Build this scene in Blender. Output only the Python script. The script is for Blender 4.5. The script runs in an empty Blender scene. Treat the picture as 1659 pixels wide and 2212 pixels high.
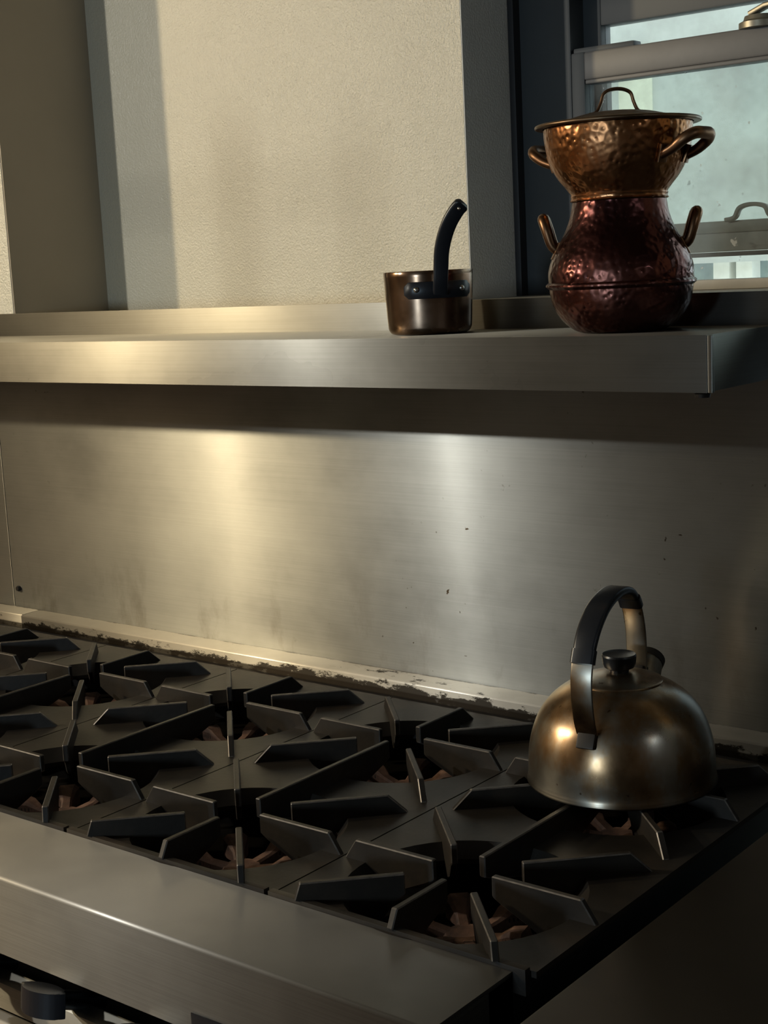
import bpy, bmesh, math, random
from mathutils import Vector, Matrix
random.seed(7)
S = bpy.context.scene
COL = S.collection

# ------------------------------------------------------------------ camera, world, lights
CZ = 1.53                                   # camera height above the floor
F_PX = 3156.96
cam_data = bpy.data.cameras.new('camera')
cam = bpy.data.objects.new('camera', cam_data); COL.objects.link(cam)
rt = Vector((0.780903, 0.622758, -0.048607))
dn = Vector((0.065327, -0.158809, -0.985146))
fw = Vector((-0.621227, 0.766128, -0.164697))
M = Matrix((rt, -dn, -fw)).transposed().to_4x4(); M.translation = Vector((0, 0, CZ))
cam.matrix_world = M
cam_data.sensor_fit = 'HORIZONTAL'; cam_data.sensor_width = 36.0
cam_data.lens = F_PX / 1659 * 36.0
cam_data.clip_start = 0.02
S.camera = cam

S.view_settings.view_transform = 'Standard'
S.view_settings.look = 'None'
S.view_settings.gamma = 1.0
S.view_settings.use_curve_mapping = False
S.view_settings.exposure = 0.0

world = bpy.data.worlds.new('sky'); S.world = world; world.use_nodes = True
bg = world.node_tree.nodes['Background']
bg.inputs[0].default_value = (0.72, 0.81, 0.86, 1); bg.inputs[1].default_value = 2.8

def lamp(name, loc, power, col, radius):
    l = bpy.data.lights.new(name, 'POINT'); l.energy = power; l.color = col; l.shadow_soft_size = radius
    o = bpy.data.objects.new(name, l); o.location = loc; COL.objects.link(o); return o
def area(name, loc, target, w, h, power, col):
    l = bpy.data.lights.new(name, 'AREA'); l.shape = 'RECTANGLE'; l.size = w; l.size_y = h; l.energy = power; l.color = col
    o = bpy.data.objects.new(name, l); o.location = loc; COL.objects.link(o)
    o.rotation_euler = (Vector(target) - Vector(loc)).to_track_quat('-Z', 'Y').to_euler(); return o
lamp('warm_ceiling_lamp', (-4.15, -0.65, CZ + 0.90), 185, (1.0, 0.80, 0.50), 0.06)
lamp('cool_lamp', (-2.57, -0.12, CZ + 0.545), 50, (1.0, 0.97, 0.88), 0.024)
area('front_window_daylight', (-0.74, -2.55, 1.40), (-0.8, 1.6, 1.2), 0.26, 0.38, 26, (0.66, 0.85, 1.0))
area('side_window_daylight', (1.36, 0.80, 2.15), (-1.3, 1.7, 1.7), 0.35, 0.3, 0.6, (0.82, 0.90, 1.0))

S.cycles.use_denoising = True
S.cycles.max_bounces = 8
S.cycles.diffuse_bounces = 4
S.cycles.glossy_bounces = 5
S.cycles.transmission_bounces = 6
S.cycles.sample_clamp_indirect = 4.0
S.cycles.caustics_reflective = False
S.cycles.caustics_refractive = False

# ------------------------------------------------------------------ materials
def new_mat(name):
    m = bpy.data.materials.new(name); m.use_nodes = True
    nt = m.node_tree; return m, nt, nt.nodes['Principled BSDF']
def N(nt, t, **kw):
    n = nt.nodes.new(t)
    for k, v in kw.items(): setattr(n, k, v)
    return n
def noise(nt, scale, stretch=(1, 1, 1), detail=4, rough=0.55, coord='Object'):
    tc = N(nt, 'ShaderNodeTexCoord'); mp = N(nt, 'ShaderNodeMapping'); no = N(nt, 'ShaderNodeTexNoise')
    mp.inputs['Scale'].default_value = stretch
    nt.links.new(tc.outputs[coord], mp.inputs['Vector']); nt.links.new(mp.outputs[0], no.inputs['Vector'])
    no.inputs['Scale'].default_value = scale; no.inputs['Detail'].default_value = detail; no.inputs['Roughness'].default_value = rough
    return no.outputs['Fac'] if 'Fac' in no.outputs else no.outputs[0]
def ramp(nt, src, stops):
    r = N(nt, 'ShaderNodeValToRGB'); cr = r.color_ramp
    while len(cr.elements) < len(stops): cr.elements.new(0.5)
    for e, (p, c) in zip(cr.elements, stops):
        e.position = p; e.color = (*c, 1) if hasattr(c, '__len__') else (c, c, c, 1)
    nt.links.new(src, r.inputs[0]); return r.outputs[0]
def bump(nt, src, strength, dist):
    b = N(nt, 'ShaderNodeBump'); b.inputs['Strength'].default_value = strength; b.inputs['Distance'].default_value = dist
    nt.links.new(src, b.inputs['Height']); return b.outputs[0]
def mixc(nt, fac, a, b, mode='MIX'):
    m = N(nt, 'ShaderNodeMix', data_type='RGBA', blend_type=mode)
    for v, i in ((fac, 0), (a, 6), (b, 7)):
        if isinstance(v, (int, float)): m.inputs[i].default_value = v
        elif hasattr(v, '__len__'): m.inputs[i].default_value = (*v, 1)
        else: nt.links.new(v, m.inputs[i])
    return m.outputs[2]
def plain(name, col, rough=0.5, metal=0.0, var=0.0, vscale=20, bmp=0.0, bscale=200, bdist=0.0005, spec=0.5):
    m, nt, p = new_mat(name)
    p.inputs['Roughness'].default_value = rough; p.inputs['Metallic'].default_value = metal
    p.inputs['Specular IOR Level'].default_value = spec
    if var:
        f = noise(nt, vscale)
        lo = tuple(c * (1 - var) for c in col); hi = tuple(min(1, c * (1 + var)) for c in col)
        nt.links.new(ramp(nt, f, [(0.3, lo), (0.7, hi)]), p.inputs['Base Color'])
    else: p.inputs['Base Color'].default_value = (*col, 1)
    if bmp: nt.links.new(bump(nt, noise(nt, bscale), bmp, bdist), p.inputs['Normal'])
    return m

def groove_normal(nt, tan, base, k):
    """micro-grooves of the brushing: the surface normal rocks about the brushing direction only"""
    geo = N(nt, 'ShaderNodeNewGeometry'); cr = N(nt, 'ShaderNodeVectorMath', operation='CROSS_PRODUCT')
    nt.links.new(geo.outputs['Normal'], cr.inputs[0]); nt.links.new(tan, cr.inputs[1])
    w = []
    for off in (0.0, 3.7):
        ad = N(nt, 'ShaderNodeVectorMath', operation='ADD'); nt.links.new(geo.outputs['Position'], ad.inputs[0]); ad.inputs[1].default_value = (off, off, off)
        wn = N(nt, 'ShaderNodeTexWhiteNoise', noise_dimensions='3D'); nt.links.new(ad.outputs[0], wn.inputs['Vector']); w.append(wn.outputs['Value'])
    t = mathn(nt, 'MULTIPLY', mathn(nt, 'SUBTRACT', mathn(nt, 'ADD', w[0], w[1]), 1.0), k)
    sc = N(nt, 'ShaderNodeVectorMath', operation='SCALE'); nt.links.new(cr.outputs[0], sc.inputs[0]); nt.links.new(t, sc.inputs['Scale'])
    ad = N(nt, 'ShaderNodeVectorMath', operation='ADD'); nt.links.new(base, ad.inputs[0]); nt.links.new(sc.outputs[0], ad.inputs[1])
    no = N(nt, 'ShaderNodeVectorMath', operation='NORMALIZE'); nt.links.new(ad.outputs[0], no.inputs[0]); return no.outputs[0]
def steel(name, col=(0.60, 0.57, 0.52), r0=0.14, r1=0.20, groove=0.30, broad=0.5, stain=None, patch=2.6, wide=0.42):
    """brushed stainless sheet: sharp grooved lobe (streaks across the brushing) plus a duller scratched lobe"""
    m, nt, p = new_mat(name)
    p.inputs['Metallic'].default_value = 1.0
    tan = N(nt, 'ShaderNodeTangent', direction_type='UV_MAP'); tan.uv_map = 'UVMap'
    big = noise(nt, patch, (1, 1, 1.4), 5, 0.6)
    fine = noise(nt, 60, (0.06, 0.06, 9), 3, 0.7)
    rr = N(nt, 'ShaderNodeMapRange'); nt.links.new(big, rr.inputs[0])
    rr.inputs[1].default_value = 0.3; rr.inputs[2].default_value = 0.7; rr.inputs[3].default_value = r0; rr.inputs[4].default_value = r1
    colr = ramp(nt, big, [(0.28, tuple(c * 0.66 for c in col)), (0.5, col), (0.72, tuple(min(1, c * 1.2) for c in col))])
    colr = mixc(nt, 0.05, colr, ramp(nt, fine, [(0.3, 0.25), (0.7, 0.9)]))
    if stain: colr = stain(nt, colr)
    nt.links.new(colr, p.inputs['Base Color']); nt.links.new(rr.outputs[0], p.inputs['Roughness'])
    p.inputs['Anisotropic'].default_value = 0.95
    p.inputs['Anisotropic Rotation'].default_value = 0.25
    nt.links.new(tan.outputs[0], p.inputs['Tangent'])
    nb = bump(nt, fine, 0.06, 0.0004)
    nt.links.new(groove_normal(nt, tan.outputs[0], nb, groove), p.inputs['Normal'])
    q = N(nt, 'ShaderNodeBsdfPrincipled'); q.inputs['Metallic'].default_value = 0.97
    q.inputs['Roughness'].default_value = wide
    q.inputs['Anisotropic'].default_value = 0.95; q.inputs['Anisotropic Rotation'].default_value = 0.25
    nt.links.new(tan.outputs[0], q.inputs['Tangent'])
    nt.links.new(colr, q.inputs['Base Color']); nt.links.new(nb, q.inputs['Normal'])
    mx = N(nt, 'ShaderNodeMixShader'); mx.inputs[0].default_value = broad
    nt.links.new(p.outputs[0], mx.inputs[1]); nt.links.new(q.outputs[0], mx.inputs[2])
    nt.links.new(mx.outputs[0], nt.nodes['Material Output'].inputs[0])
    return m

def zmask(nt, z0, z1, coord=2):
    tc = N(nt, 'ShaderNodeTexCoord'); sp = N(nt, 'ShaderNodeSeparateXYZ'); mr = N(nt, 'ShaderNodeMapRange')
    nt.links.new(tc.outputs['Object'], sp.inputs[0]); nt.links.new(sp.outputs[coord], mr.inputs[0])
    mr.inputs[1].default_value = z0; mr.inputs[2].default_value = z1
    return mr.outputs[0]
def mathn(nt, op, a, b):
    n = N(nt, 'ShaderNodeMath', operation=op)
    for v, i in ((a, 0), (b, 1)):
        if isinstance(v, (int, float)): n.inputs[i].default_value = v
        else: nt.links.new(v, n.inputs[i])
    return n.outputs[0]
def splash_stain(nt, c):
    low = zmask(nt, 1.12, 0.95)
    n1 = noise(nt, 11, (1, 1, 0.45), 6, 0.65)
    f = mathn(nt, 'MULTIPLY', low, ramp(nt, n1, [(0.55, 0.0), (0.72, 0.5)]))
    c = mixc(nt, f, c, (0.085, 0.062, 0.038))
    sp = noise(nt, 85, (1, 1, 1), 2, 0.5)                            # baked-on specks
    reg = ramp(nt, noise(nt, 4.0, (1, 1, 1), 2, 0.5), [(0.50, 0.0), (0.62, 1.0)])
    f2 = mathn(nt, 'MULTIPLY', reg, ramp(nt, sp, [(0.72, 0.0), (0.755, 1.0)]))
    c = mixc(nt, f2, c, (0.05, 0.035, 0.02))
    return c
def ledge_stain(nt, c):
    """black baked-on grime creeping up from the bottom of the ledge, with clean stretches"""
    g = noise(nt, 34, (0.6, 1, 1.3), 8, 0.78)
    reg = ramp(nt, noise(nt, 4.2, (1, 1, 1), 2, 0.4), [(0.40, 0.0), (0.56, 1.0)])
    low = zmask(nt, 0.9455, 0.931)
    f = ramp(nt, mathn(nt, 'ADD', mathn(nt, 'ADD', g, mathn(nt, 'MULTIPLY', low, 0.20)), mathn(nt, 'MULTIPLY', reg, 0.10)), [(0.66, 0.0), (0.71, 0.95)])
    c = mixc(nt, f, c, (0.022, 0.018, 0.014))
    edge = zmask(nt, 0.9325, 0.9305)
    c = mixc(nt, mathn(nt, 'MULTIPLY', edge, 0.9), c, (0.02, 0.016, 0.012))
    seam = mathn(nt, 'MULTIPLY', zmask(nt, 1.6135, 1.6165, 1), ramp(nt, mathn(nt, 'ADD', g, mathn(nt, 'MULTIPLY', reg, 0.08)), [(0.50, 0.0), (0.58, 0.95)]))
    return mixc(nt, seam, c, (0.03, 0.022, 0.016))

M_splash = steel('brushed_steel_splashback', (0.285, 0.295, 0.285), 0.16, 0.21, 0.5, 0.86, splash_stain, wide=0.40)
M_shelf = steel('brushed_steel_shelf', (0.26, 0.257, 0.232), 0.26, 0.32, 0.5, 0.88, wide=0.47)
M_range = steel('brushed_steel_range', (0.15, 0.148, 0.14), 0.16, 0.22, 0.3, 0.8)
M_ledge = steel('stained_steel_ledge', (0.50, 0.485, 0.44), 0.18, 0.24, 0.3, 0.7, ledge_stain, wide=0.5)
M_counter = plain('dark_worn_steel', (0.05, 0.042, 0.032), 0.45, 0.9, 0.2, 5)
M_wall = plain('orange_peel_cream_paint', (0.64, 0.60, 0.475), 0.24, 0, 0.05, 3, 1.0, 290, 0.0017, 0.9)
M_walldaylit = plain('daylit_orange_peel_paint', (0.78, 0.79, 0.76), 0.40, 0, 0.05, 3, 0.8, 290, 0.0013)  # pale grey stands in for daylight falling on the wall return
M_wallshade = plain('satin_shaded_side_paint', (0.36, 0.31, 0.235), 0.45, 0, 0.05, 4)  # brown tone carries the shade on the pier side facing away from the lamps
M_room = plain('dim_room_paint', (0.075, 0.062, 0.05), 0.8)
M_floor = plain('quarry_tile_floor', (0.13, 0.085, 0.06), 0.5, 0, 0.2, 6)
M_ceil = plain('ceiling_paint', (0.13, 0.115, 0.095), 0.8)
M_frame = plain('shaded_grey_window_paint', (0.055, 0.062, 0.066), 0.5, 0, 0.08, 8)  # window grey darkened, the shade on frame and sashes is in the colour
M_frame2 = plain('lit_worn_grey_window_paint', (0.085, 0.082, 0.08), 0.42, 0, 0.12, 30)  # same worn window paint, lighter for the lamp light on the top rail
M_rail = plain('aged_cream_window_paint', (0.40, 0.38, 0.32), 0.45, 0, 0.12, 25)
M_rubber = plain('black_gasket', (0.015, 0.015, 0.017), 0.5)
M_black = plain('black_enamel', (0.012, 0.012, 0.013), 0.38, 0, 0.3, 40)
M_grip = plain('black_phenolic', (0.014, 0.016, 0.020), 0.33)
M_bolt = plain('dark_bolt_steel', (0.05, 0.045, 0.04), 0.45, 0.8)
M_latch = plain('aged_brass_latch', (0.33, 0.30, 0.23), 0.4, 0.6, 0.2, 60)
M_nickel = plain('bright_rivet_metal', (0.6, 0.58, 0.52), 0.25, 1.0)
M_concrete = plain('pale_weathered_stucco', (0.60, 0.63, 0.61), 0.9, 0, 0.10, 3.0)
M_whitepost = plain('white_exterior_paint', (0.92, 0.92, 0.86), 0.6)
M_blueglass = plain('neighbour_pane', (0.60, 0.76, 0.86), 0.3, 0, 0.35, 9)

def cast_iron():
    m, nt, p = new_mat('seasoned_cast_iron')
    n1 = noise(nt, 14, detail=5); n2 = noise(nt, 120, detail=3)
    c = ramp(nt, n1, [(0.30, (0.010, 0.008, 0.006)), (0.52, (0.020, 0.016, 0.012)), (0.68, (0.036, 0.026, 0.018)), (0.8, (0.06, 0.043, 0.03))])
    nt.links.new(c, p.inputs['Base Color']); p.inputs['Roughness'].default_value = 0.50
    p.inputs['Metallic'].default_value = 0.15
    nt.links.new(bump(nt, n2, 0.35, 0.0006), p.inputs['Normal']); return m
def rusty_iron():
    m, nt, p = new_mat('rusty_burner_iron')
    n1 = noise(nt, 45, detail=5)
    c = ramp(nt, n1, [(0.3, (0.035, 0.018, 0.012)), (0.55, (0.11, 0.055, 0.034)), (0.75, (0.24, 0.135, 0.09))])
    tc = N(nt, 'ShaderNodeTexCoord'); sp = N(nt, 'ShaderNodeSeparateXYZ'); nt.links.new(tc.outputs['Object'], sp.inputs[0])
    r = mathn(nt, 'SQRT', mathn(nt, 'ADD', mathn(nt, 'POWER', sp.outputs[0], 2.0), mathn(nt, 'POWER', sp.outputs[1], 2.0)), 0.0)
    holes = mathn(nt, 'GREATER_THAN', mathn(nt, 'SINE', mathn(nt, 'MULTIPLY', r, 2 * math.pi / 0.0046), 0.0), 0.35)
    band = mathn(nt, 'MULTIPLY', mathn(nt, 'GREATER_THAN', sp.outputs[2], 0.0125), mathn(nt, 'LESS_THAN', sp.outputs[2], 0.0165))
    band = mathn(nt, 'MULTIPLY', band, mathn(nt, 'GREATER_THAN', r, 0.043))
    c = mixc(nt, mathn(nt, 'MULTIPLY', holes, band), c, (0.01, 0.006, 0.004))
    nt.links.new(c, p.inputs['Base Color']); p.inputs['Roughness'].default_value = 0.75
    nt.links.new(bump(nt, noise(nt, 220), 0.5, 0.0008), p.inputs['Normal']); return m
def hammered(name, stops, rough, cell=70, dist=0.0016, tscale=7):
    m, nt, p = new_mat(name)
    tc = N(nt, 'ShaderNodeTexCoord'); vo = N(nt, 'ShaderNodeTexVoronoi'); vo.feature = 'SMOOTH_F1'
    vo.inputs['Scale'].default_value = cell
    nt.links.new(tc.outputs['Object'], vo.inputs['Vector'])
    c = ramp(nt, noise(nt, tscale, detail=5), stops)
    nt.links.new(c, p.inputs['Base Color']); p.inputs['Metallic'].default_value = 1.0
    rr = N(nt, 'ShaderNodeMapRange'); nt.links.new(noise(nt, 16, detail=4), rr.inputs[0])
    rr.inputs[1].default_value = 0.35; rr.inputs[2].default_value = 0.7; rr.inputs[3].default_value = rough - 0.06; rr.inputs[4].default_value = rough + 0.14
    nt.links.new(rr.outputs[0], p.inputs['Roughness'])
    nt.links.new(bump(nt, vo.outputs['Distance'], 0.7, dist), p.inputs['Normal']); return m
M_edge = plain('worn_iron_edge', (0.13, 0.115, 0.10), 0.42, 0.4, 0.4, 90)
M_iron = cast_iron(); M_rust = rusty_iron()
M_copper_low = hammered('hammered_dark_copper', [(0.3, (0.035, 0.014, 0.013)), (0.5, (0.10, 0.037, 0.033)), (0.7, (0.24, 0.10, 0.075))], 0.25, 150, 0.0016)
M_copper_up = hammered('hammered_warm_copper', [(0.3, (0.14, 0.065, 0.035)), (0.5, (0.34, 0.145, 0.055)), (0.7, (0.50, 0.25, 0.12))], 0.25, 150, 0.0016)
M_copper_lid = hammered('tarnished_copper_lid', [(0.3, (0.10, 0.065, 0.04)), (0.7, (0.22, 0.15, 0.09))], 0.38)
M_brass = hammered('tarnished_brass_handle', [(0.3, (0.07, 0.035, 0.02)), (0.7, (0.34, 0.19, 0.10))], 0.33, dist=0.0004)
M_pan = hammered('tinned_copper_pan', [(0.3, (0.18, 0.11, 0.07)), (0.5, (0.27, 0.175, 0.115)), (0.7, (0.36, 0.25, 0.175))], 0.20, 8, 0.0001, 12)
def kettle_mat():
    m, nt, p = new_mat('heat_stained_kettle_steel')
    c = ramp(nt, noise(nt, 11, (1, 1, 0.7), detail=5, rough=0.6), [(0.30, (0.15, 0.085, 0.04)), (0.43, (0.34, 0.22, 0.12)), (0.54, (0.40, 0.365, 0.30)), (0.75, (0.50, 0.48, 0.42))])
    low = zmask(nt, 0.012, 0.003)
    c = mixc(nt, mathn(nt, 'MULTIPLY', low, 0.8), c, (0.02, 0.016, 0.012))
    sp = ramp(nt, noise(nt, 75, detail=2), [(0.70, 0.0), (0.74, 0.8)])
    c = mixc(nt, sp, c, (0.10, 0.06, 0.03))
    nt.links.new(c, p.inputs['Base Color']); p.inputs['Metallic'].default_value = 1.0
    rr = N(nt, 'ShaderNodeMapRange'); nt.links.new(noise(nt, 9, detail=5), rr.inputs[0])
    rr.inputs[1].default_value = 0.35; rr.inputs[2].default_value = 0.68; rr.inputs[3].default_value = 0.25; rr.inputs[4].default_value = 0.40
    nt.links.new(rr.outputs[0], p.inputs['Roughness']); return m
M_kettle = kettle_mat()
def glass_mat():
    m, nt, p = new_mat('dusty_window_glass')
    out = nt.nodes['Material Output']
    tr = N(nt, 'ShaderNodeBsdfTransparent'); tr.inputs[0].default_value = (0.93, 0.96, 0.95, 1)
    gl = N(nt, 'ShaderNodeBsdfGlossy'); gl.inputs['Roughness'].default_value = 0.03
    df = N(nt, 'ShaderNodeBsdfDiffuse'); df.inputs[0].default_value = (0.75, 0.77, 0.74, 1)
    fr = N(nt, 'ShaderNodeFresnel'); fr.inputs[0].default_value = 1.45
    m1 = N(nt, 'ShaderNodeMixShader'); nt.links.new(fr.outputs[0], m1.inputs[0]); nt.links.new(tr.outputs[0], m1.inputs[1]); nt.links.new(gl.outputs[0], m1.inputs[2])
    dust = ramp(nt, noise(nt, 9, detail=6, rough=0.6), [(0.42, 0.04), (0.62, 0.16)])
    streak = ramp(nt, noise(nt, 60, detail=2), [(0.71, 0.0), (0.74, 0.5)])
    m2 = N(nt, 'ShaderNodeMixShader'); nt.links.new(mathn(nt, 'ADD', dust, streak), m2.inputs[0])
    nt.links.new(m1.outputs[0], m2.inputs[1]); nt.links.new(df.outputs[0], m2.inputs[2])
    nt.links.new(m2.outputs[0], out.inputs[0]); return m
M_glass = glass_mat()

# ------------------------------------------------------------------ mesh helpers
def bx(bm, x0, x1, y0, y1, z0, z1, bev=0.0, seg=2):
    r = bmesh.ops.create_cube(bm, size=1.0)
    vs = r['verts']
    for v in vs:
        v.co = Vector((x0 + (v.co.x + .5) * (x1 - x0), y0 + (v.co.y + .5) * (y1 - y0), z0 + (v.co.z + .5) * (z1 - z0)))
    if bev:
        es = list({e for v in vs for e in v.link_edges})
        bmesh.ops.bevel(bm, geom=es, offset=bev, segments=seg, affect='EDGES', profile=0.7)
def prism(bm, pts, axis, a0, a1, bev=0.0):
    """pts: 2-D outline; axis: extrusion axis 0/1/2"""
    def mk(p, a):
        if axis == 0: return Vector((a, p[0], p[1]))
        if axis == 1: return Vector((p[0], a, p[1]))
        return Vector((p[0], p[1], a))
    A = [bm.verts.new(mk(p, a0)) for p in pts]; B = [bm.verts.new(mk(p, a1)) for p in pts]
    n = len(pts); fs = [bm.faces.new(A), bm.faces.new(B[::-1])]
    for i in range(n): fs.append(bm.faces.new((A[i], B[i], B[(i + 1) % n], A[(i + 1) % n])))
    if bev:
        bmesh.ops.bevel(bm, geom=list({e for f in fs for e in f.edges}), offset=bev, segments=2, affect='EDGES', profile=0.7)
def lathe(bm, prof, seg=96, cap=True, center=(0, 0), jitter=None):
    rings = []
    for i, (r, z) in enumerate(prof):
        if r < 1e-6: rings.append([bm.verts.new((center[0], center[1], z))]); continue
        rings.append([bm.verts.new((center[0] + r * math.cos(2 * math.pi * k / seg), center[1] + r * math.sin(2 * math.pi * k / seg), z)) for k in range(seg)])
    for a, b in zip(rings[:-1], rings[1:]):
        for k in range(seg):
            k2 = (k + 1) % seg
            if len(a) == 1 and len(b) == 1: continue
            if len(a) == 1: bm.faces.new((a[0], b[k], b[k2]))
            elif len(b) == 1: bm.faces.new((a[k], b[0], a[k2]))
            else: bm.faces.new((a[k], b[k], b[k2], a[k2]))
    return rings
def smooth_prof(pts, n=5):
    """Catmull-Rom through profile points"""
    out = []
    P = [pts[0]] + list(pts) + [pts[-1]]
    for i in range(1, len(P) - 2):
        p0, p1, p2, p3 = P[i - 1], P[i], P[i + 1], P[i + 2]
        for k in range(n):
            t = k / n
            out.append(tuple(0.5 * ((2 * p1[j]) + (-p0[j] + p2[j]) * t + (2 * p0[j] - 5 * p1[j] + 4 * p2[j] - p3[j]) * t * t + (-p0[j] + 3 * p1[j] - 3 * p2[j] + p3[j]) * t ** 3) for j in range(len(p1))))
    out.append(tuple(pts[-1])); return out
def sweep(bm, path, sect, side=None, closed=False):
    """sweep 2-D section(s) along a 3-D path. sect: list of (a,b) or function t->list. side: fixed vector for the a axis"""
    path = [Vector(p) for p in path]; n = len(path); rings = []
    prev = None
    for i, p in enumerate(path):
        t = (path[min(i + 1, n - 1)] - path[max(i - 1, 0)]).normalized()
        if side is not None: a = Vector(side); a = (a - t * a.dot(t)).normalized()
        else:
            a = prev if prev is not None else (Vector((0, 0, 1)) if abs(t.z) < 0.9 else Vector((1, 0, 0)))
            a = (a - t * a.dot(t)).normalized(); prev = a
        b = t.cross(a)
        sc = sect(i / (n - 1)) if callable(sect) else sect
        rings.append([bm.verts.new(p + a * u + b * v) for u, v in sc])
    m = len(rings[0])
    for r0, r1 in zip(rings[:-1], rings[1:]):
        for k in range(m): bm.faces.new((r0[k], r0[(k + 1) % m], r1[(k + 1) % m], r1[k]))
    bm.faces.new(rings[0][::-1]); bm.faces.new(rings[-1])
def circ(r, n=12, sx=1.0, sy=1.0): return [(r * sx * math.cos(2 * math.pi * k / n), r * sy * math.sin(2 * math.pi * k / n)) for k in range(n)]
def rrect(w, h, r=0.0015, n=3):
    out = []
    for cx, cy, a0 in ((w/2-r, h/2-r, 0), (-w/2+r, h/2-r, 90), (-w/2+r, -h/2+r, 180), (w/2-r, -h/2+r, 270)):
        for k in range(n + 1):
            a = math.radians(a0 + 90 * k / n); out.append((cx + r * math.cos(a), cy + r * math.sin(a)))
    return out
def obj(name, bm, mat, parent=None, smooth=False, loc=None, angle=35):
    bmesh.ops.recalc_face_normals(bm, faces=bm.faces[:])
    uv = bm.loops.layers.uv.new('UVMap')
    for f in bm.faces:
        n = f.normal; ax = max(range(3), key=lambda i: abs(n[i]))
        for l in f.loops:
            c = l.vert.co
            l[uv].uv = (c.y, c.z) if ax == 0 else ((c.x, c.z) if ax == 1 else (c.x, c.y))
    me = bpy.data.meshes.new(name); bm.to_mesh(me); bm.free()
    me.materials.append(mat)
    if smooth:
        for p in me.polygons: p.use_smooth = True
        me.set_sharp_from_angle(angle=math.radians(angle))
    o = bpy.data.objects.new(name, me); COL.objects.link(o)
    if parent is not None: o.parent = parent
    if loc is not None: o.location = loc
    return o
def tag(o, label=None, cat=None, group=None, kind=None):
    if label: o['label'] = label
    if cat: o['category'] = cat
    if group: o['group'] = group
    if kind: o['kind'] = kind
    return o
def thing(name, label, cat, loc=(0, 0, 0), rz=0.0, group=None, kind=None):
    o = bpy.data.objects.new(name, None); COL.objects.link(o); o.empty_display_size = 0.05
    o.location = loc; o.rotation_euler = (0, 0, rz); return tag(o, label, cat, group, kind)
def box_obj(name, dims, mat, parent=None, bev=0.0, seg=2):
    bm = bmesh.new(); bx(bm, *dims, bev=bev, seg=seg); return obj(name, bm, mat, parent, smooth=bool(bev))

# ------------------------------------------------------------------ the room
YW = 1.622          # front face of the back wall (just behind shelf lip and splashback)
YN = 1.837          # recessed wall
XP = -2.132         # edge of the left pier
XR = -1.299         # edge of the wall beside the window
bm = bmesh.new()
bx(bm, -4.7, 1.4, YW, 2.25, 0, 1.474)                     # lower wall, shelf height
bx(bm, -4.7, XP, YW, 2.25, 1.474, 2.62)                   # left pier
bx(bm, XP, XR, YN, 2.25, 1.474, 2.62)                     # recessed wall
bx(bm, XR, 1.4, YN, 2.25, 2.05, 2.62)                     # above the window
bx(bm, 0.15, 1.4, YW, 2.25, 1.474, 2.05)
wb = obj('wall_back', bm, M_wall); tag(wb, 'cream orange-peel painted back wall with a shallow recess above the shelf', 'wall', kind='structure')
# side of pier: smooth skin, its shade painted in as brown
ps = box_obj('trim_1', (XP - 0.0005, XP + 0.003, YW + 0.001, YN, 1.474, 2.62), M_wallshade)
tag(ps, 'smooth side face of the left pier beside the recess, shade painted in as brown', 'trim', kind='structure')
re_ = box_obj('trim_2', (XR - 0.003, XR + 0.0015, YN + 0.0005, 2.0, 1.474, 2.05), M_walldaylit)
tag(re_, 'textured wall return beside the window, daylight painted in as pale grey', 'trim', kind='structure')
def struct(name, dims, mat, label, cat):
    o = box_obj(name, dims, mat); tag(o, label, cat, kind='structure'); return o
struct('floor', (-4.7, 1.4, -2.7, 2.25, -0.06, 0), M_floor, 'dark red tiled kitchen floor', 'floor')
struct('ceiling', (-4.7, 1.4, -2.7, 2.25, 2.62, 2.7), M_ceil, 'dim painted ceiling', 'ceiling')
struct('wall_left', (-4.76, -4.7, -2.7, 2.25, 0, 2.62), M_room, 'dim painted left wall', 'wall')
struct('wall_front', (-4.7, 1.4, -2.76, -2.7, 0, 2.62), M_room, 'dim painted wall behind the viewer', 'wall')
bm = bmesh.new()
bx(bm, 1.4, 1.46, -2.76, 0.65, 0, 2.62); bx(bm, 1.4, 1.46, 1.0, 2.25, 0, 2.62)
bx(bm, 1.4, 1.46, 0.65, 1.0, 0, 2.05); bx(bm, 1.4, 1.46, 0.65, 1.0, 2.35, 2.62)
tag(obj('wall_right', bm, M_room), 'dim painted right wall with a window opening', 'wall', kind='structure')

# ------------------------------------------------------------------ window
win = thing('window_1', 'grey double-sash window in the back wall right of the shelf', 'window', kind='structure')
YF = 1.978
bm = bmesh.new()
bx(bm, XR, XR + 0.012, 1.960, 2.03, 1.474, 2.06, 0.002)            # dark seal beside the wall
obj('gasket', bm, M_rubber, win, True)
bm = bmesh.new()
bx(bm, XR + 0.010, -1.196, YF, 2.06, 1.474, 2.06, 0.002)            # wide jamb board
bx(bm, -1.198, -1.190, YF - 0.012, 2.06, 1.474, 2.06, 0.003)          # stop bead
bx(bm, -1.197, 0.15, YF + 0.001, 2.059, 1.995, 2.06, 0.002)
bx(bm, -1.20, 0.15, YF - 0.012, 2.06, 1.915, 2.0, 0.003)
bx(bm, 0.08, 0.15, YF, 2.06, 1.474, 2.06, 0.002)
obj('window_frame', bm, M_frame, win, True)
box_obj('window_sill', (XR, 0.15, YW, 2.08, 1.4741, 1.4745 + 0.001), M_rail, win)
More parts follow.
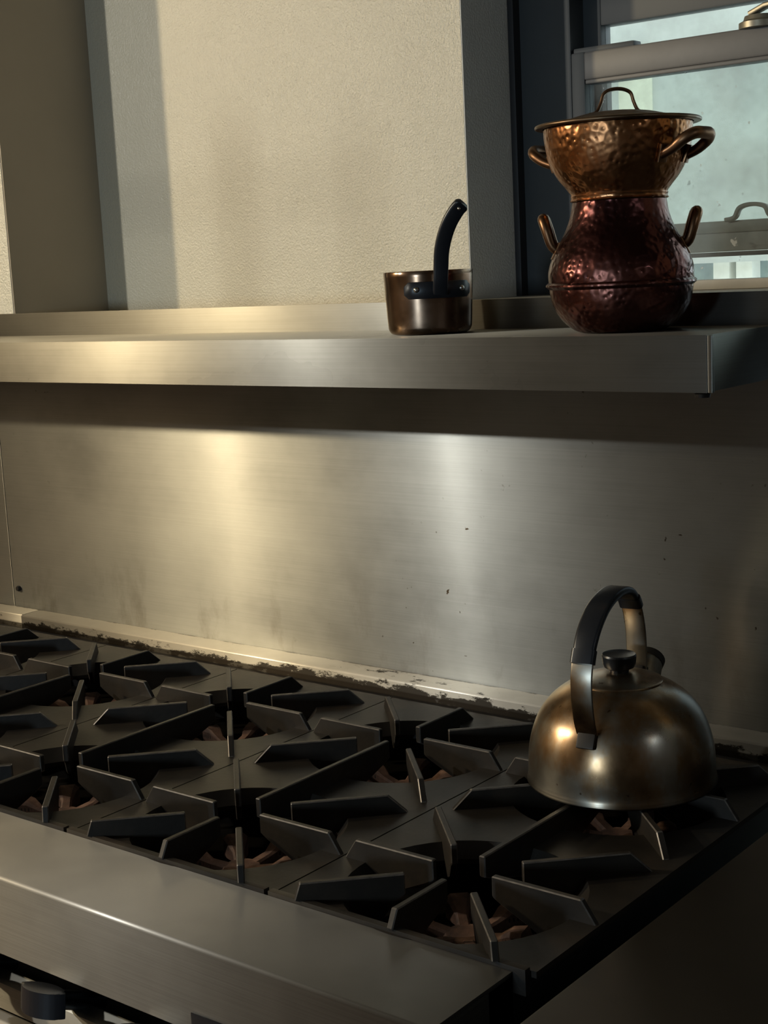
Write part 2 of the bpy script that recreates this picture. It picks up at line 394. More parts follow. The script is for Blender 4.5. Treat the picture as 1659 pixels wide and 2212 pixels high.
# outer sash
YO = 2.005
bm = bmesh.new()
bx(bm, -1.192, -1.160, YO, YO + 0.03, 1.474, 1.925, 0.003)
bx(bm, -1.1605, 0.03, YO + 0.0005, YO + 0.0295, 1.873, 1.935, 0.003)
bx(bm, 0.03, 0.08, YO, YO + 0.03, 1.474, 1.925, 0.003)
so = obj('outer_sash', bm, M_frame, win, True)
bm = bmesh.new()
bx(bm, -1.160, 0.03, YO, YO + 0.03, CZ - 0.001, CZ + 0.027, 0.003)
bx(bm, -1.160, 0.03, YO - 0.006, YO + 0.03, CZ + 0.026, CZ + 0.043, 0.004)
br = obj('bottom_rail', bm, M_rail, so, True)
box_obj('weather_strip', (-1.160, 0.03, YO + 0.002, YO + 0.02, CZ - 0.008, CZ - 0.0015), M_rubber, so)
# sash lift on the rail
bm = bmesh.new()
cx = -0.915
path = smooth_prof([(cx - 0.040, YO - 0.009, CZ + 0.044), (cx - 0.026, YO - 0.009, CZ + 0.047), (cx - 0.018, YO - 0.009, CZ + 0.060), (cx, YO - 0.009, CZ + 0.064), (cx + 0.020, YO - 0.009, CZ + 0.060), (cx + 0.028, YO - 0.009, CZ + 0.047), (cx + 0.042, YO - 0.009, CZ + 0.044)], 5)
sweep(bm, path, rrect(0.012, 0.006, 0.002), side=(0, 1, 0))
obj('sash_lift', bm, M_rail, so, True)
box_obj('upper_pane', (-1.160, 0.03, YO + 0.012, YO + 0.015, CZ + 0.04, 1.875), M_glass, so)
# inner sash
YI = 1.966
bm = bmesh.new()
bx(bm, -1.190, -1.167, YI, YI + 0.030, 1.474, CZ + 0.303, 0.004)
TR = bmesh.new(); bx(TR, -1.1675, 0.041, YI - 0.0003, YI + 0.0297, CZ + 0.262, CZ + 0.302, 0.003)
bx(TR, -1.1672, 0.041, YI + 0.002, YI + 0.028, CZ + 0.256, CZ + 0.2625, 0.002)
bx(bm, 0.04, 0.08, YI, YI + 0.030, 1.474, CZ + 0.303, 0.004)

si = obj('inner_sash', bm, M_frame, win, True)
obj('top_rail', TR, M_frame2, si, True)
bm = bmesh.new(); bx(bm, -1.167, 0.04, YI, YI + 0.03, 1.4756, CZ - 0.040, 0.003)
obj('bottom_rail', bm, M_rail, si, True)
bm = bmesh.new(); bx(bm, -1.188, -1.085, YI + 0.004, YI + 0.027, CZ + 0.300, CZ + 0.310, 0.004)
obj('corner_cap', bm, M_frame, si, True)
box_obj('lower_pane', (-1.167, 0.04, YI + 0.013, YI + 0.016, CZ - 0.041, CZ + 0.258), M_glass, si)
# sash lock on top of the inner sash
bm = bmesh.new()
lathe(bm, [(0, CZ + 0.300), (0.030, CZ + 0.301), (0.030, CZ + 0.309), (0.024, CZ + 0.312), (0.022, CZ + 0.318), (0, CZ + 0.320)], 32, center=(-0.893, YI + 0.015))
sweep(bm, [(-0.905, YI + 0.012, CZ + 0.322), (-0.88, YI + 0.005, CZ + 0.329), (-0.845, YI - 0.004, CZ + 0.331), (-0.815, YI - 0.01, CZ + 0.325)], rrect(0.016, 0.007, 0.002), side=(0, 1, 0))
tag(obj('sash_lock', bm, M_latch, si, True), 'tarnished metal sash lock')

# neighbour outside the window
nb = thing('neighboring_building', 'pale weathered building face seen through the window glass', 'building')
YB = 3.6
box_obj('wall', (-5.0, -1.0, YB, YB + 0.25, 1.50, 4.2), M_concrete, nb)
box_obj('lower_wall', (-5.0, -1.0, YB + 0.1, YB + 0.3, -0.5, 1.42), M_concrete, nb)
bm = bmesh.new(); x = -2.4
for x in (-2.02, -1.77, -1.705, -1.30, -1.05):
    o = box_obj('post', (x, x + 0.045, YB + 0.02, YB + 0.07, 1.42, 1.50), M_whitepost, nb)
bm.free()
bm = bmesh.new(); bx(bm, -5, -1.0, YB + 0.16, YB + 0.2, 1.40, 1.52); obj('window_pane', bm, M_blueglass, nb)
box_obj('flaked_patch', (-2.03, -1.93, YB - 0.004, YB + 0.001, CZ + 0.36, CZ + 0.55), plain('cream_patch', (0.86, 0.86, 0.72), 0.9, 0, 0.08, 12), nb)

# ------------------------------------------------------------------ steel splashback
spl = thing('splashback', 'tall brushed stainless steel splashback behind the range', 'splashback', (0, 0, 0))
bm = bmesh.new(); bx(bm, -2.20, 0.9, 1.6185, 1.6215, 0.90, 1.4435, 0.0008)
obj('steel_sheet', bm, M_splash, spl)
bm = bmesh.new(); bx(bm, -3.2, -2.2015, 1.6185, 1.6215, 0.90, 1.4435, 0.0008)
obj('end_sheet', bm, M_splash, spl)
bm = bmesh.new(); bx(bm, -2.187, -2.177, 1.606, 1.6185, 0, 0)
bm.free(); bm = bmesh.new()
lathe(bm, [(0, 0), (0.0055, 0), (0.0055, 0.003), (0.004, 0.0055), (0, 0.006)], 12)
bo = obj('bolt', bm, M_bolt, spl, True); bo.rotation_euler = (math.radians(90), 0, 0); bo.location = (-2.183, 1.6185, CZ - 0.548)

# ------------------------------------------------------------------ wall shelf
shelf = thing('wall_shelf', 'long brushed stainless steel wall shelf holding the saucepan and copper pot', 'shelf', (0, 0, 0))
ZS = CZ - 0.087; ZB = CZ - 0.149; YS = 1.432; XE = -0.709; XL = -2.9
bm = bmesh.new()
prism(bm, [(YS, ZS), (1.6165, ZS), (1.6165, ZS - 0.0015), (YS + 0.0015, ZS - 0.0015), (YS + 0.0015, ZB + 0.0015), (YS + 0.018, ZB + 0.0015), (YS + 0.018, ZB), (YS, ZB)], 0, XL, XE, bev=0.0006)
obj('shelf_top', bm, M_shelf, shelf, True)
bm = bmesh.new(); bx(bm, XL, 0.3, 1.6170, 1.6200, ZS - 0.001, CZ - 0.048, 0.0008)
obj('back_lip', bm, M_shelf, shelf, True)
bm = bmesh.new(); bx(bm, XE, XE + 0.0012, YS + 0.004, 1.616, ZB + 0.001, ZS - 0.0005, 0.0003)
bx(bm, XE, XE + 0.006, YS + 0.0005, YS + 0.006, ZB, ZS - 0.0003, 0.0015)
obj('end_cap', bm, M_shelf, shelf, True)
bm = bmesh.new(); bx(bm, XL, -0.72, 1.560, 1.6165, ZB + 0.002, ZB + 0.02)
obj('rear_channel', bm, M_shelf, shelf)
bm = bmesh.new(); lathe(bm, [(0, 0), (0.008, 0), (0.009, 0.004), (0.005, 0.006), (0, 0.006)], 16)
o = obj('screw', bm, M_bolt, shelf, True); o.location = (XE - 0.010, YS + 0.009, ZB - 0.0055)
# right-hand return behind the shelf, under the window
# ------------------------------------------------------------------ range
ZT = 0.93
rg = thing('gas_range', 'stainless steel commercial gas range with black cast-iron top', 'range', (0, 0, 0))
XRL, XRR = -2.200, -0.667
# rear ledge (riser foot)
bm = bmesh.new()
prism(bm, [(1.578, 0.90), (1.578, ZT + 0.0155), (1.5795, ZT + 0.017), (1.6175, ZT + 0.0175), (1.6175, 0.90)], 0, -2.26, -2.129, bev=0.0006)
prism(bm, [(1.576, 0.90), (1.576, ZT + 0.0145), (1.5780, ZT + 0.0165), (1.6175, ZT + 0.0175), (1.6175, 0.90)], 0, -2.1285, -0.35, bev=0.0008)
obj('rear_ledge', bm, M_ledge, rg, True)
# front bullnose + fascia
bm = bmesh.new()
Yb = 0.848
prof = [(0.966, ZT), (Yb + 0.004, ZT)]
for k in range(1, 7):
    a = math.radians(90 * k / 6); prof.append((Yb + 0.004 - 0.004 * math.sin(a), ZT - 0.004 + 0.004 * math.cos(a)))
prof += [(Yb, ZT - 0.087), (Yb + 0.004, ZT - 0.089), (Yb + 0.03, ZT - 0.089), (Yb + 0.03, ZT - 0.087), (Yb + 0.0045, ZT - 0.0865), (Yb + 0.003, ZT - 0.003), (0.966, ZT - 0.003)]
prism(bm, prof, 0, XRL, XRR)
obj('front_rail', bm, M_range, rg, True, angle=25)
bm = bmesh.new(); bx(bm, XRR - 0.0015, XRR, Yb + 0.002, 0.966, ZT - 0.088, ZT - 0.0025)
obj('rail_end', bm, M_range, rg)
bm = bmesh.new()
bx(bm, XRL, XRR, 0.93, 0.972, 0.10, ZT - 0.004); bx(bm, XRL, XRL + 0.02, 0.97, 1.574, 0.1, ZT - 0.012)
bx(bm, XRR - 0.008, XRR, 0.972, 1.574, 0.1, ZT - 0.012); bx(bm, XRL, XRR, 1.552, 1.574, 0.1, ZT - 0.006)
obj('body', bm, M_black, rg)
box_obj('drip_tray', (XRL + 0.021, XRR - 0.009, 0.974, 1.551, 0.82, 0.845), plain('matte_black_drip_tray', (0.007, 0.006, 0.005), 0.95, spec=0.05), rg)  # evenly near-black, matte floor below the burners
# cast edge strips in front of the grates
for k in range(5):
    x1 = -0.652 - 0.305 * k
    bm = bmesh.new(); bx(bm, x1 - 0.302, x1 - 0.002, 0.9665, 0.9745, ZT - 0.02, ZT + 0.0045, 0.001)
    obj('edge_strip', bm, M_iron, rg, True)
# control panel
bm = bmesh.new()
prism(bm, [(0.890, ZT - 0.137), (0.872, ZT - 0.137), (0.868, ZT - 0.1385), (0.868, ZT - 0.169), (0.872, ZT - 0.172), (0.89, ZT - 0.172)], 0, XRL, XRR, bev=0.0015)
obj('control_panel', bm, M_shelf, rg, True)
bm = bmesh.new()
prism(bm, [(0.93, ZT - 0.180), (0.864, ZT - 0.180), (0.860, ZT - 0.183), (0.860, 0.16), (0.93, 0.16)], 0, XRL, XRR, bev=0.0015)
obj('oven_front', bm, M_range, rg, True)
def make_knob(x):
    bm = bmesh.new()
    pts = []
    for k in range(13):
        a = math.radians(-62 + 124 * k / 12); pts.append((0.030 * math.sin(a) / math.sin(math.radians(62)), -(math.cos(a) - math.cos(math.radians(62))) * 0.026))
    for k in range(13):
        a = math.radians(62 - 124 * k / 12); pts.append((0.030 * math.sin(a) / math.sin(math.radians(62)), (math.cos(a) - math.cos(math.radians(62))) * 0.022))
    q = [];
    for p in pts:
        if not q or (Vector(p) - Vector(q[-1])).length > 1e-4: q.append(p)
    if (Vector(q[0]) - Vector(q[-1])).length < 1e-4: q.pop()
    prism(bm, q, 2, -0.013, 0.013, bev=0.0018)
    o = obj('knob', bm, M_grip, rg, True); o.location = (x, 0.832, ZT - 0.107); o.rotation_euler = (math.radians(-8), 0, math.radians(8))
    bm = bmesh.new()
    sweep(bm, [(0, 0.004, 0.0), (0, 0.05, -0.016), (0, 0.085, -0.028)], circ(0.010, 16))
    obj('shaft', bm, M_black, o, True)
    bm = bmesh.new(); lathe(bm, [(0, 0), (0.009, 0), (0.009, 0.012), (0.006, 0.014), (0, 0.014)], 20)
    v = obj('pilot_valve', bm, M_bolt, rg, True); v.rotation_euler = (math.radians(90), 0, 0); v.location = (x + 0.045, 0.93, ZT - 0.098)
for k in range(6): make_knob(-1.145 + 0.150 * k if False else -1.145 - 0.150 * (k - 2))
bm = bmesh.new(); bx(bm, -0.944, -0.902, Yb - 0.0022, Yb - 0.0004, ZT - 0.086, ZT - 0.066, 0.0015)
nb_ = obj('badge', bm, M_grip, rg, True); tag(nb_, 'small black badge at the fascia edge')

# burners
def burner_mesh():
    bm = bmesh.new()
    lathe(bm, [(0, 0.0), (0.022, 0.0), (0.024, 0.006), (0.020, 0.012), (0.012, 0.013), (0, 0.009)], 24)
    for k in range(6):
        a = math.radians(60 * k + 12); ca, sa = math.cos(a), math.sin(a)
        st = [(0.014, 0.007, 0.002, 0.012), (0.036, 0.0065, 0.003, 0.016), (0.048, 0.011, 0.002, 0.024), (0.062, 0.014, 0.0, 0.026), (0.067, 0.009, 0.002, 0.018)]
        rings = []
        for r, w, z0, z1 in st:
            c = 0.35 * w
            sec = [(-w, z0), (w, z0), (w, z1 - c), (w - c, z1), (-w + c, z1), (-w, z1 - c)]
            rings.append([bm.verts.new((r * ca - u * sa, r * sa + u * ca, z)) for u, z in sec])
        for r0, r1 in zip(rings[:-1], rings[1:]):
            for j in range(6): bm.faces.new((r0[j], r0[(j + 1) % 6], r1[(j + 1) % 6], r1[j]))
        bm.faces.new(rings[0]); bm.faces.new(rings[-1][::-1])
    return bm
BX = [-0.80 - 0.305 * k for k in range(5)]
BY = (1.082, 1.378)
GB = obj('burner', burner_mesh(), M_rust, rg, True, loc=(BX[0], BY[0], ZT - 0.058))
first = True
for xb in BX:
    for yb in BY:
        if first: first = False; continue
        c = GB.copy(); COL.objects.link(c); c.parent = rg; c.location = (xb, yb, ZT - 0.058)
        c.rotation_euler = (0, 0, random.uniform(0, 1))
for xb in BX:
    bm = bmesh.new(); bx(bm, xb - 0.012, xb + 0.012, 0.99, 1.40, 0.852, 0.868, 0.004); obj('burner_tube', bm, M_rust, rg, True)

# ------------------------------------------------------------------ grates
ZG = 0.952            # top of the fins
def fin(bm, c, ang, r0, r1, foot, inner_h=0.021, t=0.0072, arch=True, foot_z=-0.0215):
    """one radial fin: outline in (r, z) with the undercut nose over the burner and the sloping outer end"""
    zp = -0.0215
    pts = [(r0, 0.0), (r1, 0.0), (foot, foot_z), (foot, foot_z - 0.001), (min(0.135, foot - 0.012), zp - 0.006), (min(0.112, foot - 0.02), zp - 0.012)]
    if arch: pts += [(0.092, -0.050), (0.080, -0.043), (r0 + 0.010, -0.027), (r0 + 0.003, -inner_h - 0.002), (r0, -inner_h)]
    else: pts += [(r0, -inner_h - 0.006)]
    ca, sa = math.cos(ang), math.sin(ang)
    sides = []
    for s in (-1, 1):
        sides.append([bm.verts.new((c[0] + r * ca - s * t / 2 * sa, c[1] + r * sa + s * t / 2 * ca, z)) for r, z in pts])
    n = len(pts)
    bm.faces.new(sides[0]); bm.faces.new(sides[1][::-1])
    es = []
    for i in range(n): bm.faces.new((sides[0][i], sides[1][i], sides[1][(i + 1) % n], sides[0][(i + 1) % n]))
def long_fin(bm, c0, c1, r0=0.031, t=0.0072):
    y0 = c0[1] + r0; y1 = c1[1] - r0; ym = (c0[1] + c1[1]) / 2; x = c0[0]; zp = -0.0215
    pts = [(y0, 0), (y1, 0), (y1, -0.022), (y1 - 0.012, -0.027), (c1[1] - 0.082, -0.040), (c1[1] - 0.10, -0.046), (c1[1] - 0.115, -0.034), (ym, -0.031),
           (c0[1] + 0.115, -0.034), (c0[1] + 0.10, -0.046), (c0[1] + 0.082, -0.040), (y0 + 0.012, -0.027), (y0, -0.022)]
    A = [bm.verts.new((x - t / 2, p[0], p[1])) for p in pts]; B = [bm.verts.new((x + t / 2, p[0], p[1])) for p in pts]
    bm.faces.new(A); bm.faces.new(B[::-1]); n = len(pts)
    for i in range(n): bm.faces.new((A[i], B[i], B[(i + 1) % n], A[(i + 1) % n]))
def make_grate(label, x):
    """one 12 x 24 inch casting with two burner openings; local origin at the fin tops, centre between burners"""
    g = thing('range_grate', label, 'grate', (x, 0, ZG), 0, 'cast-iron grates on the range top')
    hw = 0.1515; y0, y1 = 0.9755, 1.549; ym = 1.230; zp = -0.0215
    bm = bmesh.new(); n = 48
    for cy, ya, yb2 in ((BY[0], y0, ym), (BY[1], ym, y1)):
        R0 = 0.122; R1 = 0.108
        outer = []; inner = []; low = []
        for k in range(n):
            a = 2 * math.pi * k / n + math.pi / n * 0
            ca, sa = math.cos(a), math.sin(a)
            inner.append(Vector((R0 * ca, cy + R0 * sa * 0.97, zp)))
            low.append(Vector((R1 * ca, cy + R1 * sa, zp - 0.016)))
            # rectangle boundary
            tx = hw / abs(ca) if abs(ca) > 1e-6 else 1e9
            ty = ((yb2 - cy) if sa > 0 else (cy - ya)) / abs(sa) if abs(sa) > 1e-6 else 1e9
            t = min(tx, ty); outer.append(Vector((t * ca, cy + t * sa, zp)))
        # add exact corners by snapping nearest
        for cx_, cy_ in ((hw, yb2), (hw, ya), (-hw, yb2), (-hw, ya)):
            j = min(range(n), key=lambda i: (outer[i] - Vector((cx_, cy_, zp))).length); outer[j] = Vector((cx_, cy_, zp))
        d = Vector((0, 0, -0.006))
        layers = [[bm.verts.new(v + d) for v in outer], [bm.verts.new(v) for v in outer], [bm.verts.new(v) for v in inner], [bm.verts.new(v) for v in low], [bm.verts.new(v + d * 0.9) for v in low], [bm.verts.new(v + d) for v in inner]]
        L = len(layers)
        for i in range(L):
            A_, B_ = layers[i], layers[(i + 1) % L]
            for k in range(n):
                k2 = (k + 1) % n; bm.faces.new((A_[k], A_[k2], B_[k2], B_[k]))
    obj('base_plate', bm, M_iron, g, True, angle=30)
    c0, c1 = (0, BY[0]), (0, BY[1])
    def addfin(f):
        bm = bmesh.new(); f(bm)
        bmesh.ops.recalc_face_normals(bm, faces=bm.faces[:])
        es = [e for e in bm.edges if e.calc_face_angle(0) > 0.6]
        old = set(bm.faces)
        r = bmesh.ops.bevel(bm, geom=es, offset=0.0011, segments=1, affect='EDGES')
        for f in r['faces']: f.material_index = 1
        obj('fin', bm, M_iron, g).data.materials.append(M_edge)
    addfin(lambda b: long_fin(b, c0, c1))
    addfin(lambda b: fin(b, c0, -math.pi / 2, 0.031, 0.109, 0.1175, foot_z=-0.0165))
    addfin(lambda b: fin(b, c1, math.pi / 2, 0.031, 0.126, 0.150, arch=True))
    for c in (c0, c1):
        for a in (0, math.pi): addfin(lambda b: fin(b, c, a, 0.035, 0.134, 0.149))
        for a in (45, 135, 225, 315):
            front = c is c0 and a in (225, 315)
            addfin(lambda b: fin(b, c, math.radians(a), 0.058, 0.160 if front else 0.166, 0.1655 if front else 0.188, foot_z=-0.0165 if front else -0.0215))
    return g
G0 = make_grate('cast-iron grate carrying the kettle, rightmost of the five', BX[0])
glabels = ['cast-iron grate directly left of the one under the kettle', 'middle cast-iron grate, third from the kettle end',
           'cast-iron grate second from the left edge of the photo', 'cast-iron grate cut off by the left edge of the photo']
for i, gl in enumerate(glabels):
    c = G0.copy(); COL.objects.link(c); c.location = (BX[i + 1], 0, ZG); c['label'] = gl
    for ch in list(G0.children):
        d = ch.copy(); COL.objects.link(d); d.parent = c

# ------------------------------------------------------------------ counter at the right
ct = thing('side_counter', 'dark steel counter top to the right of the range', 'counter')
bm = bmesh.new(); bx(bm, -0.614, 0.9, 0.3, 1.600 - 0.03, 0.895, ZT, 0.002)
obj('worktop', bm, M_counter, ct, True)
bm = bmesh.new(); bx(bm, -0.600, 0.88, 0.34, 1.565, 0.08, 0.895)
obj('cabinet', bm, M_black, ct)

# ------------------------------------------------------------------ kettle
def build_kettle():
    yaw = math.atan2(0.867, -0.498) - math.radians(22)      # handle axis direction (towards the spout)
    k = thing('kettle', 'dome-shaped heat-stained steel kettle with black grip on the rear right burner', 'kettle', (-0.792, 1.377, ZG), yaw)
    body = smooth_prof([(0.100, 0.000), (0.1055, 0.002), (0.1050, 0.006), (0.1040, 0.012), (0.1035, 0.028), (0.1015, 0.045), (0.097, 0.062), (0.0895, 0.079), (0.078, 0.094), (0.064, 0.1055), (0.050, 0.113), (0.0475, 0.1140)], 5)
    bm = bmesh.new(); lathe(bm, [(0, 0.0005), (0.09, 0.0005)] + body + [(0.0470, 0.1125), (0, 0.1125)], 96)
    obj('body', bm, M_kettle, k, True, angle=50)
    bm = bmesh.new(); lathe(bm, [(0.0470, 0.1125), (0.0478, 0.1150)] + smooth_prof([(0.0470, 0.1158), (0.038, 0.1190), (0.025, 0.1220), (0.014, 0.1240), (0, 0.1245)], 4), 64)
    lid = obj('lid', bm, M_kettle, k, True, angle=50)
    bm = bmesh.new(); lathe(bm, [(0, 0.122), (0.0105, 0.1235), (0.0110, 0.127), (0.0165, 0.1295), (0.0185, 0.134), (0.0192, 0.1425), (0.0182, 0.1445), (0.0165, 0.1435), (0, 0.1420)], 40)
    tag(obj('knob', bm, M_grip, lid, True, angle=30), 'black round lid knob')
    # handle: x = towards spout, arch in x-z plane
    H = smooth_prof([(-0.0935, 0.080), (-0.1000, 0.095), (-0.1050, 0.120), (-0.1050, 0.145), (-0.097, 0.168), (-0.082, 0.190), (-0.058, 0.207), (-0.030, 0.2155), (0.000, 0.2165), (0.024, 0.208), (0.040, 0.190), (0.050, 0.165), (0.0535, 0.140), (0.053, 0.118), (0.052, 0.108)], 5)
    n = len(H)
    def part(a, b, w, th, name, mat, **kw):
        bm = bmesh.new(); P = [(p[0], 0, p[1]) for p in H[a:b]]
        sweep(bm, P, lambda t: rrect(w(t) if callable(w) else w, th, min(th, 0.008) / 2.2), side=(0, 1, 0))
        return obj(name, bm, mat, k, True, **kw)
    h = part(0, n, 0.0245, 0.0028, 'handle', M_kettle)
    gi = part(19, 50, lambda t: 0.0265 - 0.003 * abs(2 * t - 1) ** 4, 0.009, 'grip', M_grip)
    gi.parent = h
    for (a, b) in ((18, 22), (47, 51)):
        e = part(a, b, 0.0270, 0.0105, 'grip_end', M_grip); e.parent = h
    # front bracket plate lying on the dome, rear bracket hidden
    for s, x, z, tilt in ((-1, -0.0950, 0.0735, 62), (1, 0.054, 0.112, 22)):
        bm = bmesh.new(); bx(bm, -0.0095, 0.0095, -0.010, 0.010, -0.002, 0.0045, 0.002)
        b = obj('bracket', bm, M_bolt, k, True); b.location = (x, 0, z); b.rotation_euler = (0, math.radians(s * tilt), 0)
    # spout
    bm = bmesh.new()
    sweep(bm, [(0.055, 0, 0.078), (0.070, 0, 0.094), (0.084, 0, 0.106), (0.096, 0, 0.113)], lambda t: circ(0.0215 - 0.006 * t, 24))
    obj('spout', bm, M_kettle, k, True)
    bm = bmesh.new(); sweep(bm, [(0.091, 0, 0.1105), (0.0985, 0, 0.1145)], circ(0.0170, 24)); obj('spout_rim', bm, M_bolt, k, True)
build_kettle()

# ------------------------------------------------------------------ copper couscous pot
PC = (-0.862, 1.523)
def loop_handle(name, parent, mat, base, out, side, up, L, W, tube, lift, flare=0.0):
    """D-shaped loop: base centre, outward dir, chord dir"""
    base, out, side = Vector(base), Vector(out).normalized(), Vector(side).normalized()
    upv = Vector((0, 0, 1))
    pts = []
    for a, b, c in ((-W / 2 * 1.05, -0.007, -0.004), (-W / 2 * 1.05, 0.25 * L, 0.1 * lift), (-W / 2, 0.70 * L, 0.65 * lift), (-W * 0.30, 0.97 * L, lift), (0, L * 1.02, lift * 1.03), (W * 0.30, 0.97 * L, lift), (W / 2, 0.70 * L, 0.65 * lift), (W / 2 * 1.05, 0.25 * L, 0.1 * lift), (W / 2 * 1.05, -0.007, -0.004)):
        pts.append(tuple(base + side * a + out * b + upv * c))
    bm = bmesh.new(); sweep(bm, smooth_prof(pts, 5), lambda t: circ(tube * (0.85 + 0.25 * math.sin(math.pi * t)), 12))
    h = obj(name, bm, mat, parent, True, angle=60)
    for s in (-1, 1):
        bm = bmesh.new()
        R_ = Vector((base.x, base.y, 0)).length; an = math.atan2(base.y, base.x) + s * math.asin(W * 0.525 / R_)
        dd = Vector((math.cos(an), math.sin(an), 0)); zz = Vector((-dd.y, dd.x, 0))
        c = dd * (R_ - 0.001) + Vector((0, 0, base.z))
        P = [c + upv * 0.007 + dd * flare * 0.007, c - upv * 0.012 - dd * flare * 0.012]
        sweep(bm, P, rrect(0.012, 0.005, 0.0015), side=zz)
        obj('mount', bm, mat, h, True)
    return h
lat = Vector((0.867, 0.498, 0))      # image-right direction around the pot
tow = Vector((0.498, -0.867, 0))     # towards the camera
pot = thing('copper_pot', 'bulbous dark hammered copper pot standing on the shelf, base of the stack', 'pot', (*PC, ZS))
prof = smooth_prof([(0.046, 0.0003), (0.054, 0.003), (0.064, 0.010), (0.0735, 0.021), (0.0800, 0.034), (0.0825, 0.046), (0.0830, 0.0515)], 5)
prof += [(0.0850, 0.0530), (0.0873, 0.0550), (0.0873, 0.0570), (0.0850, 0.0590), (0.0838, 0.0595)]
prof += smooth_prof([(0.0840, 0.061), (0.0838, 0.072), (0.0795, 0.087), (0.071, 0.103), (0.0625, 0.119), (0.0570, 0.134), (0.0545, 0.147), (0.0540, 0.1500)], 5)
bm = bmesh.new(); lathe(bm, [(0, 0.0003)] + prof + [(0.0525, 0.150), (0.0525, 0.13), (0.07, 0.10), (0.081, 0.06), (0.076, 0.03), (0.05, 0.004), (0, 0.004)], 112)
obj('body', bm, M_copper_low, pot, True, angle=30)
for s in (-1, 1):
    d = (lat * s * 0.97 + tow * (-0.04)).normalized()
    c = d * 0.0735 + Vector((0, 0, 0.098))
    h = loop_handle('loop_handle', pot, M_brass, c, d, Vector((-d.y, d.x, 0)), None, 0.014, 0.026, 0.0064, 0.034, flare=-0.5)
st = thing('copper_steamer', 'warm hammered copper steamer bowl with lid, stacked on the dark pot', 'steamer', (*PC, ZS + 0.1505))
prof = [(0.046, 0.0), (0.0555, 0.0002), (0.0568, 0.0015), (0.0555, 0.003), (0.0555, 0.005), (0.0562, 0.0065), (0.0555, 0.008)]
prof += smooth_prof([(0.0560, 0.0095), (0.0610, 0.0160), (0.0690, 0.026), (0.0770, 0.040), (0.0820, 0.056), (0.0845, 0.072), (0.0850, 0.0830)], 5) + [(0.0835, 0.0835), (0.083, 0.072), (0.075, 0.040), (0.054, 0.012), (0, 0.010)]
bm = bmesh.new(); lathe(bm, [(0, 0.0)] + prof, 112)
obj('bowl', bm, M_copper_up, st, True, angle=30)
dR = (lat * 0.80 + tow * 0.60).normalized(); dL = -dR
for d, nm in ((dR, 'R'), (dL, 'L')):
    c = d * 0.0835 + Vector((0, 0, 0.049))
    loop_handle('loop_handle', st, M_brass, c, d, Vector((-d.y, d.x, 0)), None, 0.031, 0.046, 0.0062, 0.016, flare=0.35)
bm = bmesh.new()
lathe(bm, smooth_prof([(0.086, 0.0838), (0.0935, 0.0838), (0.0950, 0.0858), (0.0935, 0.0880), (0.088, 0.0885), (0.074, 0.0890), (0.060, 0.0925), (0.040, 0.0975), (0.020, 0.1000), (0, 0.1005)], 4) , 96)
lid = obj('lid', bm, M_copper_lid, st, True, angle=40); tag(lid, 'dull tarnished copper lid')
ax = (lat * 0.98 + tow * -0.15).normalized()
P = smooth_prof([tuple(ax * a + Vector((0, 0, z))) for a, z in ((-0.033, 0.0975), (-0.024, 0.1000), (-0.0185, 0.110), (-0.0150, 0.120), (-0.006, 0.1245), (0.006, 0.1245), (0.0155, 0.120), (0.0190, 0.110), (0.024, 0.1000), (0.033, 0.0975))], 5)
bm = bmesh.new(); sweep(bm, P, rrect(0.011, 0.0035, 0.0015), side=tow)
obj('lid_handle', bm, M_brass, lid, True, angle=60)

# ------------------------------------------------------------------ saucepan
pan = thing('saucepan', 'small copper saucepan with upright black handle on the steel shelf', 'saucepan', (-1.148, 1.530, ZS))
bm = bmesh.new()
prof = smooth_prof([(0.046, 0.0003), (0.0505, 0.002), (0.0535, 0.0065), (0.0545, 0.013), (0.0560, 0.040), (0.0580, 0.0795)], 5)
lathe(bm, [(0, 0.0003)] + prof + [(0.0575, 0.0805), (0.0565, 0.0798), (0.0545, 0.04), (0.053, 0.013), (0.045, 0.004), (0, 0.003)], 96)
obj('body', bm, M_pan, pan, True, angle=35)
view = Vector((0.600, -0.800, 0)); rgt = Vector((0.800, 0.600, 0))
hd = (view * 0.97 + rgt * 0.235).normalized(); hs = Vector((-hd.y, hd.x, 0))
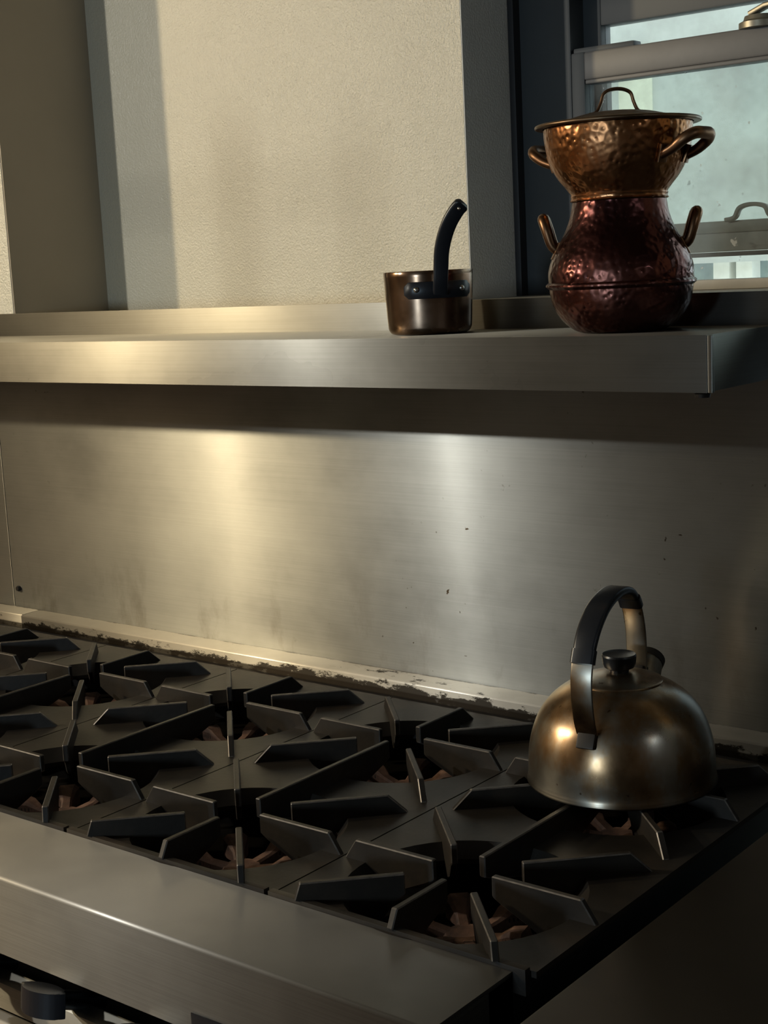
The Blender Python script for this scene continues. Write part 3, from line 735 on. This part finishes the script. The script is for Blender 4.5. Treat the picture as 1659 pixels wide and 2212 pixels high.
# curved T bracket
bm = bmesh.new(); base_a = math.atan2(hd.y, hd.x); n = 16; half = math.radians(44)
rings = []
for k in range(n + 1):
    a = base_a - half + 2 * half * k / n
    e = 1 - max(0, abs(2 * k / n - 1) - 0.86) / 0.14
    hh = 0.0105 * (0.55 + 0.45 * math.sqrt(max(0, 1 - (1 - e) ** 2)))
    rings.append([bm.verts.new((r * math.cos(a), r * math.sin(a), 0.0565 + z)) for r, z in ((0.0568, -hh), (0.0610, -hh), (0.0618, -hh + 0.001), (0.0618, hh - 0.001), (0.0610, hh), (0.0568, hh))])
for r0, r1 in zip(rings[:-1], rings[1:]):
    for j in range(6): bm.faces.new((r0[j], r0[(j + 1) % 6], r1[(j + 1) % 6], r1[j]))
bm.faces.new(rings[0]); bm.faces.new(rings[-1][::-1])
brk = obj('handle_bracket', bm, M_grip, pan, True, angle=40)
for s in (-1, 1):
    a = base_a + s * math.radians(28)
    bm = bmesh.new(); bmesh.ops.create_uvsphere(bm, u_segments=16, v_segments=10, radius=0.0038)
    r = obj('rivet', bm, M_nickel, brk, True); r.location = (0.0622 * math.cos(a), 0.0622 * math.sin(a), 0.0575)
# handle rises towards the viewer and curls to the right
ctl = [(0.060, 0.0, 0.052), (0.066, -0.0005, 0.066), (0.070, 0.000, 0.085), (0.075, 0.0005, 0.104), (0.081, 0.0035, 0.122), (0.088, 0.009, 0.139), (0.094, 0.017, 0.153), (0.098, 0.0235, 0.1595)]
P = smooth_prof([tuple(hd * a + rgt * b + Vector((0, 0, z))) for a, b, z in ctl], 5)
bm = bmesh.new()
sweep(bm, P, lambda t: rrect(0.0185 + 0.001 * t - 0.006 * max(0, t - 0.95) * 20, 0.0085, 0.003), side=rgt)
h = obj('handle', bm, M_grip, brk, True, angle=50)
bm = bmesh.new(); bmesh.ops.create_uvsphere(bm, u_segments=12, v_segments=8, radius=0.0022)
e = obj('hanging_eyelet', bm, M_nickel, h, True); pt = hd * 0.0955 + rgt * 0.019 + Vector((0, 0, 0.1535)); e.location = pt + tow * 0.0045

# ------------------------------------------------------------------ unseen rack added beyond the left edge, its posts shadow the recessed wall
rk = thing('shadow_rack', 'slim unseen wire rack added past the left edge to shadow the recessed wall', 'rack', (-2.35, 0.45, 0))
for x, z, r in ((0.010, 1.999, 0.0065), (0.091, 1.985, 0.0045)):
    bm = bmesh.new(); lathe(bm, [(0, 0), (r, 0), (r, z - 0.13), (r * 0.8, z - 0.10), (r * 0.75, z - 0.01), (0, z)], 20, center=(x, 0)); obj('post', bm, M_bolt, rk, True)
for z in (1.50, 1.955):
    bm = bmesh.new(); sweep(bm, [(-0.30, 0.0, z), (0.0, 0.0, z), (0.10, 0.0, z)], circ(0.0022, 8)); obj('shelf_wire', bm, M_bolt, rk, True)
